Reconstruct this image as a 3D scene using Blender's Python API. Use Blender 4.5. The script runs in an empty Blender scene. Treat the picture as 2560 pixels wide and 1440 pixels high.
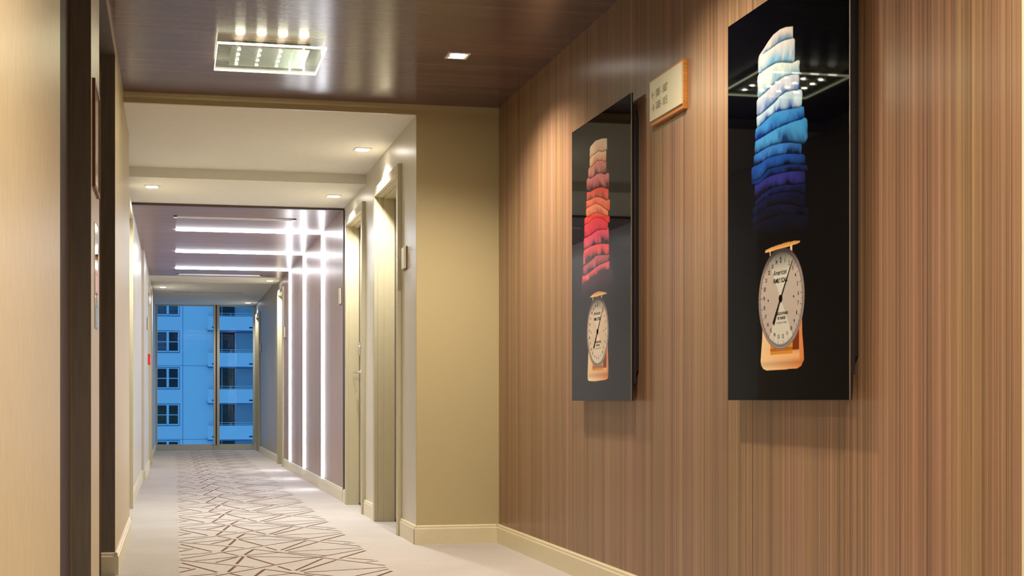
import bpy, bmesh, math, random
import numpy as np
from mathutils import Vector, Matrix
random.seed(7)
C = bpy.context.scene.collection
PI = math.pi

# ------------------------------------------------------------------ materials
def srgb(r, g, b):
    f = lambda c: (c/255/12.92) if c/255 <= .04045 else ((c/255+.055)/1.055)**2.4
    return (f(r), f(g), f(b), 1)

def mat(name, col, rough=.5, metal=0, spec=.5, emit=None, estr=0, coat=0):
    m = bpy.data.materials.new(name); m.use_nodes = True
    n = m.node_tree.nodes; p = n['Principled BSDF']
    p.inputs['Base Color'].default_value = col if len(col) == 4 else (*col, 1)
    p.inputs['Roughness'].default_value = rough
    p.inputs['Metallic'].default_value = metal
    p.inputs['Specular IOR Level'].default_value = spec
    p.inputs['Coat Weight'].default_value = coat
    p.inputs['Coat Roughness'].default_value = .06
    if emit:
        p.inputs['Emission Color'].default_value = (*emit[:3], 1)
        p.inputs['Emission Strength'].default_value = estr
    return m

def paint(name, col, rough=.45, var=.06, scale=(60, 60, 60), bump=.02, spec=.4):
    """painted / vinyl surface with a faint procedural mottling and bump"""
    m = mat(name, col, rough, spec=spec); nt = m.node_tree; n = nt.nodes; l = nt.links; p = n['Principled BSDF']
    tc = n.new('ShaderNodeTexCoord'); mp = n.new('ShaderNodeMapping'); mp.inputs['Scale'].default_value = scale
    nz = n.new('ShaderNodeTexNoise'); nz.inputs['Scale'].default_value = 1; nz.inputs['Detail'].default_value = 4
    l.new(tc.outputs['Object'], mp.inputs[0]); l.new(mp.outputs[0], nz.inputs[0])
    mr = n.new('ShaderNodeMapRange'); mr.inputs[1].default_value = .3; mr.inputs[2].default_value = .7
    mr.inputs[3].default_value = 1-var; mr.inputs[4].default_value = 1+var
    l.new(nz.outputs[0], mr.inputs[0])
    vm = n.new('ShaderNodeVectorMath'); vm.operation = 'SCALE'; vm.inputs[0].default_value = col[:3]
    l.new(mr.outputs[0], vm.inputs['Scale']); l.new(vm.outputs[0], p.inputs['Base Color'])
    if bump:
        b = n.new('ShaderNodeBump'); b.inputs['Strength'].default_value = bump; b.inputs['Distance'].default_value = .002
        l.new(nz.outputs[0], b.inputs['Height']); l.new(b.outputs[0], p.inputs['Normal'])
    return m

def wood(name, across, along, c1, c2, c3, rough=.28, aniso=.7, spec=.5, spread=1):
    """reconstituted veneer: straight grain lines running along one axis"""
    m = mat(name, c1, rough, spec=spec); nt = m.node_tree; n = nt.nodes; l = nt.links; p = n['Principled BSDF']
    tc = n.new('ShaderNodeTexCoord')
    def layer(sa, sl, det, seed, third=0.3):
        mp = n.new('ShaderNodeMapping'); s = [third]*3
        s[across] = sa; s[along] = sl
        mp.inputs['Scale'].default_value = s; mp.inputs['Location'].default_value = (seed, seed*1.7, seed*.6)
        z = n.new('ShaderNodeTexNoise'); z.inputs['Scale'].default_value = 1; z.inputs['Detail'].default_value = det
        z.inputs['Roughness'].default_value = .62
        l.new(tc.outputs['Object'], mp.inputs[0]); l.new(mp.outputs[0], z.inputs[0]); return z
    a = layer(16*spread, .10, 3, 3.1); b = layer(120*spread, .22, 5, 9.7); c = layer(420, 3.0, 2, 5.3); d = layer(7, .06, 2, 21.7)
    r = n.new('ShaderNodeValToRGB'); cr = r.color_ramp
    cr.elements[0].position = .34; cr.elements[0].color = c2
    cr.elements[1].position = .66; cr.elements[1].color = c1
    e = cr.elements.new(.5); e.color = [(x+y)/2 for x, y in zip(c1, c2)]
    mx = n.new('ShaderNodeMix'); mx.inputs[0].default_value = .68
    l.new(a.outputs[0], mx.inputs[2]); l.new(b.outputs[0], mx.inputs[3]); l.new(mx.outputs[0], r.inputs[0])
    # a second tone drifting over groups of strips
    mr = n.new('ShaderNodeMapRange'); mr.inputs[1].default_value = .42; mr.inputs[2].default_value = .62
    l.new(d.outputs[0], mr.inputs[0])
    mc = n.new('ShaderNodeMix'); mc.data_type = 'RGBA'; l.new(mr.outputs[0], mc.inputs[0])
    mul = n.new('ShaderNodeMix'); mul.data_type = 'RGBA'; mul.blend_type = 'MULTIPLY'; mul.inputs[0].default_value = 1
    l.new(r.outputs[0], mul.inputs[6]); mul.inputs[7].default_value = c3
    l.new(r.outputs[0], mc.inputs[6]); l.new(mul.outputs[2], mc.inputs[7])
    d2 = layer(11, .05, 2, 47.3); m3 = n.new('ShaderNodeMapRange'); m3.inputs[1].default_value = .45; m3.inputs[2].default_value = .6; l.new(d2.outputs[0], m3.inputs[0])
    rose = n.new('ShaderNodeMix'); rose.data_type = 'RGBA'; rose.blend_type = 'MULTIPLY'; rose.inputs[7].default_value = (.97, .92, .94, 1)
    l.new(m3.outputs[0], rose.inputs[0]); l.new(mc.outputs[2], rose.inputs[6])
    mf = n.new('ShaderNodeMapRange'); mf.inputs[1].default_value = .3; mf.inputs[2].default_value = .7
    mf.inputs[3].default_value = .86; mf.inputs[4].default_value = 1.1
    l.new(c.outputs[0], mf.inputs[0])
    sc = n.new('ShaderNodeVectorMath'); sc.operation = 'SCALE'
    l.new(rose.outputs[2], sc.inputs[0]); l.new(mf.outputs[0], sc.inputs['Scale']); l.new(sc.outputs[0], p.inputs['Base Color'])
    p.inputs['Anisotropic'].default_value = aniso
    t = n.new('ShaderNodeCombineXYZ'); t.inputs[across].default_value = 1
    l.new(t.outputs[0], p.inputs['Tangent'])
    return m

CREAM = (.51, .44, .26)
M = {}
M['wood_wall'] = wood('walnut_veneer_wall', 1, 2, srgb(182, 144, 114), srgb(102, 77, 62), (.92, .98, .82, 1), .32, .75)
M['wood_ceiling'] = wood('walnut_veneer_ceiling', 1, 0, srgb(126, 99, 93), srgb(74, 58, 58), (.9, .88, .94, 1), .24, .85, .8)
M['wood_hall'] = wood('walnut_veneer_hall', 1, 2, srgb(202, 178, 168), srgb(152, 130, 124), (.94, .92, .96, 1), .34, .7, .8)
M['wood_hall_ceiling'] = wood('walnut_veneer_hall_ceiling', 1, 0, srgb(170, 144, 140), srgb(120, 100, 100), (.94, .92, .97, 1), .30, .8, .9)
M['cream_wall'] = paint('cream_wallcovering', CREAM, .42, .02, (90, 90, 90), .02)  # yellowed for the lobby's warm light; same covering as the hall
M['taupe_wall'] = paint('taupe_wallcovering', (.36, .305, .235), .4, .04, (50, 50, 8), .04, .4)
M['hall_wall'] = paint('pale_hall_wallcovering', (.62, .585, .50), .34, .05, (70, 70, 8), .05, .5)  # the lobby covering again, made whiter for the hall's neutral light
M['metal_wall'] = paint('pearl_wallcovering', (.53, .43, .265), .46, .10, (160, 160, 20), .08, .5)
M['ceiling_paint'] = paint('ceiling_paint', (.76, .735, .67), .8, .015, (20, 20, 20), 0, .2)
M['trim'] = paint('cream_gloss_trim', (.74, .67, .48), .32, .02, (30, 30, 30), 0, .5)
M['casing'] = paint('cream_metal_casing', (.52, .465, .32), .34, .02, (30, 30, 30), 0, .5)
M['door'] = paint('cream_door_leaf', (.52, .47, .33), .4, .03, (40, 40, 6), .02)
M['bronze'] = paint('dark_bronze_lift_leaf', (.075, .055, .056), .6, .15, (60, 60, 4), .02, .12)
M['brown'] = paint('brown_lift_jamb', (.15, .125, .10), .5, .12, (60, 60, 6), .05)  # wallcovering darkened: the shade of the reveal is put into this colour
M['brown_base'] = paint('brown_base_paint', (.16, .115, .065), .45, .05, (30, 30, 30), 0)
M['dark_trim'] = mat('dark_bronze_trim', (.085, .058, .056), .45)
M['brass'] = mat('brass_edge', (.55, .38, .14), .35, .9)  # real brass on the key switch; at the lift leaves an added reflection line
M['chrome'] = mat('polished_steel', (.75, .75, .74), .12, 1)
M['satin'] = mat('satin_steel', (.62, .62, .62), .32, 1)
M['champagne'] = mat('champagne_metal_plate', (.66, .62, .45), .42, .2)
M['oak'] = wood('oiled_oak_backing', 2, 1, srgb(214, 150, 70), srgb(170, 105, 45), (.9, .9, .8, 1), .4, 0)
M['black_edge'] = mat('black_edge', (.012, .010, .009), .4)
M['grey_edge'] = mat('grey_aluminium_rail', (.035, .036, .042), .35, .3)  # aluminium darkened so the rails hold the shadow behind the artworks
M['white'] = mat('white_enamel', (.78, .76, .72), .35)
M['ink'] = mat('dark_print', (.12, .075, .025), .5)
M['art_ink'] = mat('black_print', (.004, .004, .009), .5, spec=.05)
M['art_grey'] = mat('grey_print', (.10, .09, .09), .4, spec=.1)
M['red'] = mat('red_enamel', (.75, .03, .03), .4)
M['pink'] = mat('pink_label', (.72, .30, .32), .4)
M['blue'] = mat('blue_label', (.06, .22, .50), .4)
M['frame_wood'] = mat('reddish_wood_frame', (.13, .055, .03), .45)
M['frame_lip'] = mat('light_wood_frame_lip', (.42, .24, .13), .45)
M['notice'] = paint('framed_notice_paper', (.42, .34, .22), .15, .3, (20, 14, 9), 0, .6)
M['alu'] = mat('window_aluminium', (.50, .47, .38), .4, .1)
M['diffuser'] = mat('white_diffuser_frame', (.92, .92, .90), .4)
M['slot'] = mat('black_slot', (.01, .01, .01), .6)
M['plate_base'] = mat('lamp_base_steel', (.60, .58, .52), .16, 1)

def emission(name, col, s):
    m = bpy.data.materials.new(name); m.use_nodes = True; nt = m.node_tree; nt.nodes.clear()
    e = nt.nodes.new('ShaderNodeEmission'); o = nt.nodes.new('ShaderNodeOutputMaterial')
    e.inputs[0].default_value = (*col, 1); e.inputs[1].default_value = s
    nt.links.new(e.outputs[0], o.inputs[0]); return m
WARM = (1, .84, .66); NEUT = (1, .96, .90); COOL = (.93, .95, 1)
M['led_warm'] = emission('warm_led', (1, .86, .66), 700)
M['edge_hot'] = emission('bright_glass_edge', (1, .96, .70), 16)  # LED light hitting the near glass edge, put in as emission
M['led_edge'] = emission('lit_glass_edge', (1, .98, .62), 3.2)  # LED light scattered in the plate's rim, put in as emission
M['spot_lens'] = emission('spot_lens', (1, .93, .84), 22)
M['strip'] = emission('led_strip_diffuser', COOL, 19)

def glass(name, tint, refl, rough=.01):
    m = bpy.data.materials.new(name); m.use_nodes = True; nt = m.node_tree; nt.nodes.clear(); n = nt.nodes; l = nt.links
    t = n.new('ShaderNodeBsdfTransparent'); t.inputs[0].default_value = (*tint, 1)
    g = n.new('ShaderNodeBsdfGlossy'); g.inputs['Roughness'].default_value = rough
    # Schlick reflectance, the same from both sides of the sheet
    ge = n.new('ShaderNodeNewGeometry'); dt = n.new('ShaderNodeVectorMath'); dt.operation = 'DOT_PRODUCT'
    l.new(ge.outputs['Normal'], dt.inputs[0]); l.new(ge.outputs['Incoming'], dt.inputs[1])
    ab = n.new('ShaderNodeMath'); ab.operation = 'ABSOLUTE'; l.new(dt.outputs['Value'], ab.inputs[0])
    iv = n.new('ShaderNodeMath'); iv.operation = 'SUBTRACT'; iv.inputs[0].default_value = 1; l.new(ab.outputs[0], iv.inputs[1])
    pw = n.new('ShaderNodeMath'); pw.operation = 'POWER'; pw.inputs[1].default_value = 5; l.new(iv.outputs[0], pw.inputs[0])
    f = n.new('ShaderNodeMath'); f.operation = 'MULTIPLY_ADD'; f.inputs[1].default_value = .96; f.inputs[2].default_value = .04; l.new(pw.outputs[0], f.inputs[0])
    mm = n.new('ShaderNodeMath'); mm.operation = 'MULTIPLY'; mm.inputs[1].default_value = refl
    mx = n.new('ShaderNodeMixShader'); o = n.new('ShaderNodeOutputMaterial')
    l.new(f.outputs[0], mm.inputs[0]); l.new(mm.outputs[0], mx.inputs[0]); l.new(t.outputs[0], mx.inputs[1]); l.new(g.outputs[0], mx.inputs[2])
    l.new(mx.outputs[0], o.inputs[0]); return m
M['pane'] = glass('window_glass', (.96, .97, .98), .05)
M['lamp_glass'] = glass('lamp_glass', (.93, .97, .90), .5)
M['facade'] = paint('pale_render_facade', (.90, .91, .92), .9, .02, (.2, .2, .2), 0, 0)
M['facade_frame'] = mat('facade_window_frame', (.80, .84, .92), .6)
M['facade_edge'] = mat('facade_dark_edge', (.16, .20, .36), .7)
M['facade_glass'] = mat('facade_dark_glass', (.015, .015, .02), .06, spec=.6)
M['facade_warm'] = paint('facade_warm_room_glass', (.045, .035, .012), .1, .9, (.9, .9, .9), 0, .6)
M['facade_curtain'] = paint('facade_curtained_glass', (.15, .12, .13), .2, .5, (.5, .5, 3), 0, .4)

# carpet
def carpet(name, c):
    m = mat(name, c, .95, spec=.15); nt = m.node_tree; n = nt.nodes; l = nt.links; p = n['Principled BSDF']
    tc = n.new('ShaderNodeTexCoord'); cols = []
    def nz(s, det, rough=.6):
        mp = n.new('ShaderNodeMapping'); mp.inputs['Scale'].default_value = s
        z = n.new('ShaderNodeTexNoise'); z.inputs['Scale'].default_value = 1; z.inputs['Detail'].default_value = det; z.inputs['Roughness'].default_value = rough
        l.new(tc.outputs['Object'], mp.inputs[0]); l.new(mp.outputs[0], z.inputs[0]); return z
    a = nz((420, 90, 1), 2); b = nz((90, 260, 1), 2); d = nz((2.2, 2.2, 1), 3)
    ad = n.new('ShaderNodeMath'); ad.operation = 'ADD'; l.new(a.outputs[0], ad.inputs[0]); l.new(b.outputs[0], ad.inputs[1])
    mr = n.new('ShaderNodeMapRange'); mr.inputs[1].default_value = .7; mr.inputs[2].default_value = 1.3
    mr.inputs[3].default_value = .80; mr.inputs[4].default_value = 1.16; l.new(ad.outputs[0], mr.inputs[0])
    m2 = n.new('ShaderNodeMapRange'); m2.inputs[1].default_value = .3; m2.inputs[2].default_value = .7
    m2.inputs[3].default_value = .94; m2.inputs[4].default_value = 1.05; l.new(d.outputs[0], m2.inputs[0])
    mu = n.new('ShaderNodeMath'); mu.operation = 'MULTIPLY'; l.new(mr.outputs[0], mu.inputs[0]); l.new(m2.outputs[0], mu.inputs[1])
    vm = n.new('ShaderNodeVectorMath'); vm.operation = 'SCALE'; vm.inputs[0].default_value = c[:3]
    l.new(mu.outputs[0], vm.inputs['Scale']); l.new(vm.outputs[0], p.inputs['Base Color'])
    bp = n.new('ShaderNodeBump'); bp.inputs['Strength'].default_value = .35; bp.inputs['Distance'].default_value = .002
    l.new(ad.outputs[0], bp.inputs['Height']); l.new(bp.outputs[0], p.inputs['Normal'])
    return m
M['carpet'] = carpet('greige_loop_carpet', (.52, .485, .465))
M['carpet_border'] = carpet('grey_border_carpet', (.46, .435, .42))
M['carpet_line'] = carpet('brown_carpet_line', (.165, .078, .042))

# ------------------------------------------------------------------ mesh helpers
class MB:
    def __init__(s): s.v = []; s.f = []; s.m = []; s.mats = []
    def slot(s, m):
        if m not in s.mats: s.mats.append(m)
        return s.mats.index(m)
    def add(s, vs, fs, m):
        k = len(s.v); i = s.slot(m); s.v += [tuple(map(float, v)) for v in vs]
        for f in fs: s.f.append([k+j for j in f]); s.m.append(i)
        return s
    def box(s, x0, x1, y0, y1, z0, z1, m):
        x0, x1 = sorted((x0, x1)); y0, y1 = sorted((y0, y1)); z0, z1 = sorted((z0, z1))
        return s.add([(x, y, z) for z in (z0, z1) for y in (y0, y1) for x in (x0, x1)],
            [(0, 2, 3, 1), (4, 5, 7, 6), (0, 1, 5, 4), (2, 6, 7, 3), (0, 4, 6, 2), (1, 3, 7, 5)], m)
    def cyl(s, p0, p1, r0, r1, m, n=20):
        p0 = Vector(p0); p1 = Vector(p1); d = (p1-p0).normalized()
        a = d.orthogonal().normalized(); b = d.cross(a); vs = []
        for p, r in ((p0, r0), (p1, r1)):
            vs += [p+(a*math.cos(2*PI*i/n)+b*math.sin(2*PI*i/n))*r for i in range(n)]
        return s.add(vs, [(i, (i+1) % n, n+(i+1) % n, n+i) for i in range(n)]+[tuple(range(n))[::-1], tuple(range(n, 2*n))], m)
    def prism(s, pts, ax, a0, a1, m):
        """extrude a closed 2-D outline along axis ax (the other two axes in order)"""
        def P(q, a):
            o = [0, 0, 0]; r = [i for i in range(3) if i != ax]; o[r[0]] = q[0]; o[r[1]] = q[1]; o[ax] = a; return tuple(o)
        n = len(pts)
        return s.add([P(q, a0) for q in pts]+[P(q, a1) for q in pts],
            [(i, (i+1) % n, n+(i+1) % n, n+i) for i in range(n)]+[tuple(range(n))[::-1], tuple(range(n, 2*n))], m)
    def build(s, name, parent=None, loc=(0, 0, 0), bevel=0, smooth=False):
        me = bpy.data.meshes.new(name); lo = Vector(loc)
        me.from_pydata([tuple(Vector(v)-lo) for v in s.v], [], s.f)
        for m in s.mats: me.materials.append(M[m])
        me.polygons.foreach_set('material_index', s.m)
        bm = bmesh.new(); bm.from_mesh(me); bmesh.ops.recalc_face_normals(bm, faces=bm.faces) if s.closed else None
        bm.to_mesh(me); bm.free(); me.update()
        o = bpy.data.objects.new(name, me); C.objects.link(o); o.location = lo
        if parent: o.parent = parent; o.location = lo-parent_loc(parent)
        if bevel:
            b = o.modifiers.new('bevel', 'BEVEL'); b.width = bevel; b.segments = 2; b.limit_method = 'ANGLE'
        if smooth:
            for p in me.polygons: p.use_smooth = True
        return o
    closed = True
def parent_loc(o):
    p = Vector(o.location)
    while o.parent: o = o.parent; p += Vector(o.location)
    return p
def thing(name, label, cat, loc=(0, 0, 0), group=None):
    o = bpy.data.objects.new(name, None); C.objects.link(o); o.location = loc; o.empty_display_size = .05
    return tag(o, label, cat, group)
def tag(o, label, cat, group=None):
    o['label'] = label; o['category'] = cat
    if group: o['group'] = group
    return o
def struct(o, label=None):
    o['kind'] = 'structure'
    if label: o['label'] = label
    return o
def dup(root, loc, label, group=None):
    r = root.copy(); C.objects.link(r); r.location = loc; r['label'] = label
    if group: r['group'] = group
    for ch in root.children:
        c = ch.copy(); C.objects.link(c); c.parent = r
        for g in ch.children:
            d = g.copy(); C.objects.link(d); d.parent = c
    return r

def text_geo(s, size, align='CENTER', sx=1, bold=0):
    cu = bpy.data.curves.new('t', 'FONT'); cu.body = s; cu.size = size; cu.align_x = align; cu.align_y = 'CENTER'
    cu.offset = bold; cu.resolution_u = 3
    o = bpy.data.objects.new('t', cu); C.objects.link(o)
    me = bpy.data.meshes.new_from_object(o)
    vs = [(v.co.x*sx, v.co.y) for v in me.vertices]; fs = [tuple(p.vertices) for p in me.polygons]
    bpy.data.objects.remove(o); bpy.data.curves.remove(cu); bpy.data.meshes.remove(me)
    return vs, fs
def put_text(mb, s, size, at, mp, m, align='CENTER', sx=1, bold=0, skew=0, rot=0):
    vs, fs = text_geo(s, size, align, sx, bold); c, sn = math.cos(rot), math.sin(rot)
    mb.add([mp(at[0]+(x+skew*y)*c-y*sn, at[1]+(x+skew*y)*sn+y*c) for x, y in vs], fs, m)

# ------------------------------------------------------------------ room dimensions (metres, corridor runs along +Y)
HC, HU, HL = 2.535, 2.476, 2.406            # lobby ceiling, upper hall soffit, lower hall soffit
XW, XH, XLL, XL1, XL2 = 1.865, 1.375, -.272, -.33, -.302
YF, YR1, YW1, YW2, YR2, YE = 7.13, 9.08, 10.27, 16.12, 16.96, 21.8
DR = [(7.67, 8.53), (9.16, 9.98), (16.02, 16.72), (20.50, 21.25)]   # right-hand doorways
DL = [(9.08, 9.90), (15.95, 16.80)]                                 # left-hand doorways
DH = 2.225

# floor with the woven line pattern as part of its own mesh
b = MB(); b.closed = False
b.add([(-.75, -3.2, 0), (.03, -3.2, 0), (.03, 22, 0), (-.75, 22, 0)], [(0, 1, 2, 3)], 'carpet_border')
b.add([(.03, -3.2, 0), (2.4, -3.2, 0), (2.4, 22, 0), (.03, 22, 0)], [(0, 1, 2, 3)], 'carpet')
SEG = [(0.433, 7.036, 0.373, 6.803, 3), (0.364, 6.727, 0.313, 6.433, 3), (0.301, 6.337, 0.259, 6.138, 3), (0.033, 6.682, 1.035, 7.801, 1), (0.04, 6.525, 0.205, 6.139, 2), (0.033, 6.63, 0.391, 6.281, 1), (0.384, 6.712, 0.497, 6.368, 2), (0.511, 6.296, 0.561, 6.135, 2), (0.21, 6.503, 0.329, 6.712, 2), (0.026, 6.36, 0.082, 6.292, 1.5), (0.03, 6.163, 0.106, 6.282, 2), (0.108, 6.594, 0.362, 6.75, 1), (0.38, 6.78, 0.576, 6.89, 1), (0.267, 6.926, 0.34, 6.776, 1.5), (0.036, 6.856, 0.205, 6.938, 1), (0.434, 7.06, 1.042, 6.234, 1), (0.377, 6.736, 0.741, 6.605, 1), (0.583, 6.131, 0.765, 6.564, 2), (0.603, 6.09, 0.827, 6.489, 2), (0.854, 6.558, 1.039, 6.873, 2.5), (0.615, 6.906, 1.037, 7.011, 1), (0.895, 6.572, 1.02, 6.452, 1.2), (0.967, 6.379, 1.036, 6.418, 1.2), (0.612, 6.872, 0.796, 6.689, 1)]
def seg(x0, y0, x1, y1, w):
    ww = {1: .0095, 1.2: .009, 1.5: .010, 2: .0125, 2.5: .014, 3: .015}[w]
    d = Vector((x1-x0, y1-y0)).normalized(); n = Vector((-d.y, d.x))*ww/2
    b.add([(x0-n.x, y0-n.y, .0012), (x1-n.x, y1-n.y, .0012), (x1+n.x, y1+n.y, .0012), (x0+n.x, y0+n.y, .0012)], [(0, 1, 2, 3)], 'carpet_line')
for k in range(-9, 18):
    for x0, y0, x1, y1, w in SEG:
        o = k*.853
        if max(y0, y1)+o < 21.7: seg(x0, y0+o, x1, y1+o, w)
struct(b.build('floor'))

# walls ------------------------------------------------------------
TOP = 2.62
b = MB(); b.box(XW, XW+.14, 2.497, YF+.02, 0, TOP, 'wood_wall'); struct(b.build('wall_right'), 'walnut veneer lobby wall behind the two tall artworks')
b = MB(); b.box(XW-.006, XW+.14, -3.2, 2.497, 0, TOP, 'cream_wall'); struct(b.build('wall_right'), 'cream wall continuing past the walnut veneer')
b = MB(); b.box(XH, XW, YF, YF+.02, 0, TOP, 'cream_wall'); b.box(XLL, XH, YF, YF+.02, HU, TOP, 'cream_wall')
struct(b.build('wall_front'), 'cream end wall of the lobby and the bulkhead over the hall')
b = MB()
ys = [(YF+.02, DR[0][0]), (DR[0][1], DR[1][0]), (DR[1][1], YW1-.02)]
for y0, y1 in ys: b.box(XH, XH+.2, y0, y1, 0, TOP, 'hall_wall')
for y0, y1 in DR[:2]: b.box(XH, XH+.2, y0, y1, DH, TOP, 'hall_wall')
struct(b.build('wall_right'), 'pale hall wall with two cream doors')
b = MB(); b.box(XH, XH+.2, YW1-.02, 15.96, 0, TOP, 'wood_hall'); struct(b.build('wall_right'), 'walnut veneer hall wall crossed by the light strips')
b = MB()
for y0, y1 in [(15.96, DR[2][0]), (DR[2][1], DR[3][0]), (DR[3][1], YE+.1)]: b.box(XH, XH+.2, y0, y1, 0, TOP, 'taupe_wall')
for y0, y1 in DR[2:]: b.box(XH, XH+.2, y0, y1, DH, TOP, 'taupe_wall')
struct(b.build('wall_right'), 'pale wall at the far end of the hall')
E1, E2 = (3.18, 4.36), (4.825, 6.13)      # lift doorways
b = MB()
for y0, y1 in [(-3.2, E1[0]), (E1[1], E2[0]), (E2[1], 8.0)]: b.box(XLL-.16, XLL, y0, y1, 0, TOP, 'metal_wall')
for y0, y1 in (E1, E2): b.box(XLL-.16, XLL, y0, y1, 2.47, TOP, 'metal_wall')
struct(b.build('wall_left'), 'pearl wallcovering around the lift doorways')
b = MB()
for y0, y1 in [(8.0, DL[0][0]), (DL[0][1], 13.45)]: b.box(XL1-.2, XL1, y0, y1, 0, TOP, 'hall_wall')
b.box(XL1-.2, XL1, *DL[0], DH, TOP, 'hall_wall')
for y0, y1 in [(13.45, DL[1][0]), (DL[1][1], YE+.1)]: b.box(XL1-.2, XL2, y0, y1, 0, TOP, 'hall_wall')
b.box(XL1-.2, XL2, *DL[1], DH, TOP, 'hall_wall')
struct(b.build('wall_left'), 'pale left wall of the hall')
b = MB(); b.box(XLL-.2, XW+.14, -3.3, -3.2, 0, TOP, 'cream_wall'); struct(b.build('wall_back'))

# ceilings ---------------------------------------------------------
b = MB(); b.box(XLL-.16, XW+.14, -3.2, YF, HC, TOP+.05, 'wood_ceiling'); struct(b.build('ceiling'), 'glossy walnut veneer lobby ceiling')
b = MB(); b.box(XL1-.2, XH+.2, YF+.02, YR1, HU, TOP, 'ceiling_paint'); b.box(XL1-.2, XH+.2, YR1, YW1, HL, TOP, 'ceiling_paint')
struct(b.build('ceiling'), 'painted stepped ceiling over the first doors')
b = MB(); b.box(XL1-.2, XH+.2, YW1, YW2, HL, TOP, 'wood_hall_ceiling'); struct(b.build('ceiling'), 'glossy walnut veneer ceiling with light strips')
b = MB(); b.box(XL1-.2, XH+.2, YW2, YR2, HL, TOP, 'ceiling_paint'); b.box(XL1-.2, XH+.2, YR2, YE+.1, HU, TOP, 'ceiling_paint')
struct(b.build('ceiling'), 'painted ceiling by the end window')

# trims ------------------------------------------------------------
b = MB(); b.box(XL1, XH-.002, YW1-.025, YW1+.012, HL-.018, HL, 'dark_trim'); b.box(XH-.012, XH, YW1-.05, YW1+.0, .0, HL-.018, 'dark_trim')
struct(b.build('trim_1'), 'dark metal edge framing the walnut section')
b = MB(); b.box(XW-.014, XW-.006, 2.43, 2.497, .108, HC, 'trim'); struct(b.build('trim_2'), 'cream edge strip ending the walnut wall')

PROF = [(0, 0), (.016, 0), (.016, .088), (.0125, .094), (.0125, .103), (.008, .109), (0, .109)]
def base_x(b, x, y0, y1, side, m='trim'):      # on a wall whose face is x; side = +1 sticks out towards +x
    b.prism([(x+side*p, q) for p, q in PROF], 1, y0, y1, m)
def base_y(b, y, x0, x1, side, m='trim'):
    b.prism([(y+side*p, q) for p, q in PROF], 0, x0, x1, m)
b = MB(); base_x(b, XW, 2.497, YF, -1); base_x(b, XW-.006, -3.2, 2.497, -1); struct(b.build('baseboard_right'))
b = MB(); base_y(b, YF, XH-.016, XW-.016, -1); base_x(b, XH, YF-.014, DR[0][0]-.075, -1); struct(b.build('baseboard_front'))
b = MB(); base_x(b, XH, DR[0][1]+.07, DR[1][0]-.07, -1); base_x(b, XH, DR[1][1]+.07, YW1-.03, -1); struct(b.build('baseboard_right'))
b = MB(); base_x(b, XH, YW1+.0, DR[2][0]-.07, -1); struct(b.build('baseboard_right'))
b = MB(); base_x(b, XH, DR[2][1]+.07, DR[3][0]-.07, -1); base_x(b, XH, DR[3][1]+.07, YE-.04, -1); struct(b.build('baseboard_right'))
b = MB(); base_x(b, XLL, E2[1]-.016, 8.0, 1); base_y(b, E2[1], XLL-.064, XLL, -1); base_x(b, XLL, E1[1], E2[0], 1); base_x(b, XLL, -3.2, E1[0], 1)
base_y(b, 8.0, XL1, XLL+.016, 1)
struct(b.build('baseboard_left'))
b = MB(); base_x(b, XL1, 8.016, DL[0][0]-.07, 1); base_x(b, XL1, DL[0][1]+.07, 13.45, 1); base_y(b, 13.45, XL1, XL2+.012, -1)
base_x(b, XL2, 13.44, DL[1][0]-.07, 1); base_x(b, XL2, DL[1][1]+.07, YE-.04, 1); struct(b.build('baseboard_left'))

# doors ------------------------------------------------------------
def hall_door(n, x, side, y0, y1, label, lever=False):
    """side -1: hall is on the -x side of the wall face x; the frame stands .025 proud of it"""
    t = thing('door_%d' % n, label, 'door', (x, (y0+y1)/2, 0)); del t['category']; t['kind'] = 'structure'
    f = -side                                     # direction into the wall
    d = MB()
    px, bx = x+side*.025, x+f*(.082 if lever else .118)
    for ya, yb in ((y0-.06, y0), (y1, y1+.06)): d.box(px, x, ya, yb, 0, DH+.06, 'casing')
    d.box(px, x, y0, y1, DH, DH+.06, 'casing')
    for ya, yb in ((y0, y0+.004), (y1-.004, y1)): d.box(x, bx, ya, yb, 0, DH, 'casing')
    d.box(x, bx, y0+.004, y1-.004, DH-.004, DH, 'casing')
    # raised stop running round the reveal
    for ya, yb in ((y0+.004, y0+.014), (y1-.014, y1-.004)): d.box(x+f*.042, bx-f*.002, ya, yb, 0, DH-.004, 'casing')
    d.box(x+f*.042, bx-f*.002, y0+.014, y1-.014, DH-.014, DH-.004, 'casing')
    d.build('door_frame', t, t.location, bevel=.002)
    g = MB(); g.box(bx+f*.006, bx+f*.05, y0+.008, y1-.008, .012, DH-.008, 'door'); g.build('door_leaf', t, t.location)
    s = MB(); s.box(bx+f*.002, bx+f*.05, y0, y1, 0.001, .012, 'slot'); s.box(bx+f*.052, bx+f*.07, y0, y1, 0, DH, 'slot')
    s.build('door_seal', t, t.location)
    lx = bx+f*.006; ly = y1-.075 if lever else y0+.075
    dr = -1 if lever else 1
    k = MB(); k.cyl((lx, ly, 1.055), (lx+side*.008, ly, 1.055), .026, .026, 'chrome'); k.cyl((lx+side*.008, ly, 1.055), (lx+side*.062, ly, 1.055), .010, .010, 'chrome')
    k.cyl((lx+side*.056, ly-dr*.012, 1.055), (lx+side*.056, ly+dr*.118, 1.055), .0105, .009, 'chrome')
    h = k.build('door_handle', t, t.location, smooth=False)
    k = MB(); k.box(lx, lx+side*.012, ly-.03, ly+.03, 1.19, 1.30, 'chrome'); k.cyl((lx, ly, 1.255), (lx+side*.022, ly, 1.255), .018, .015, 'chrome')
    k.build('card_lock', t, t.location, bevel=.004)
    return t
hall_door(1, XH, -1, *DR[0], 'nearest cream door in a deep frame on the right of the hall')
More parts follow.
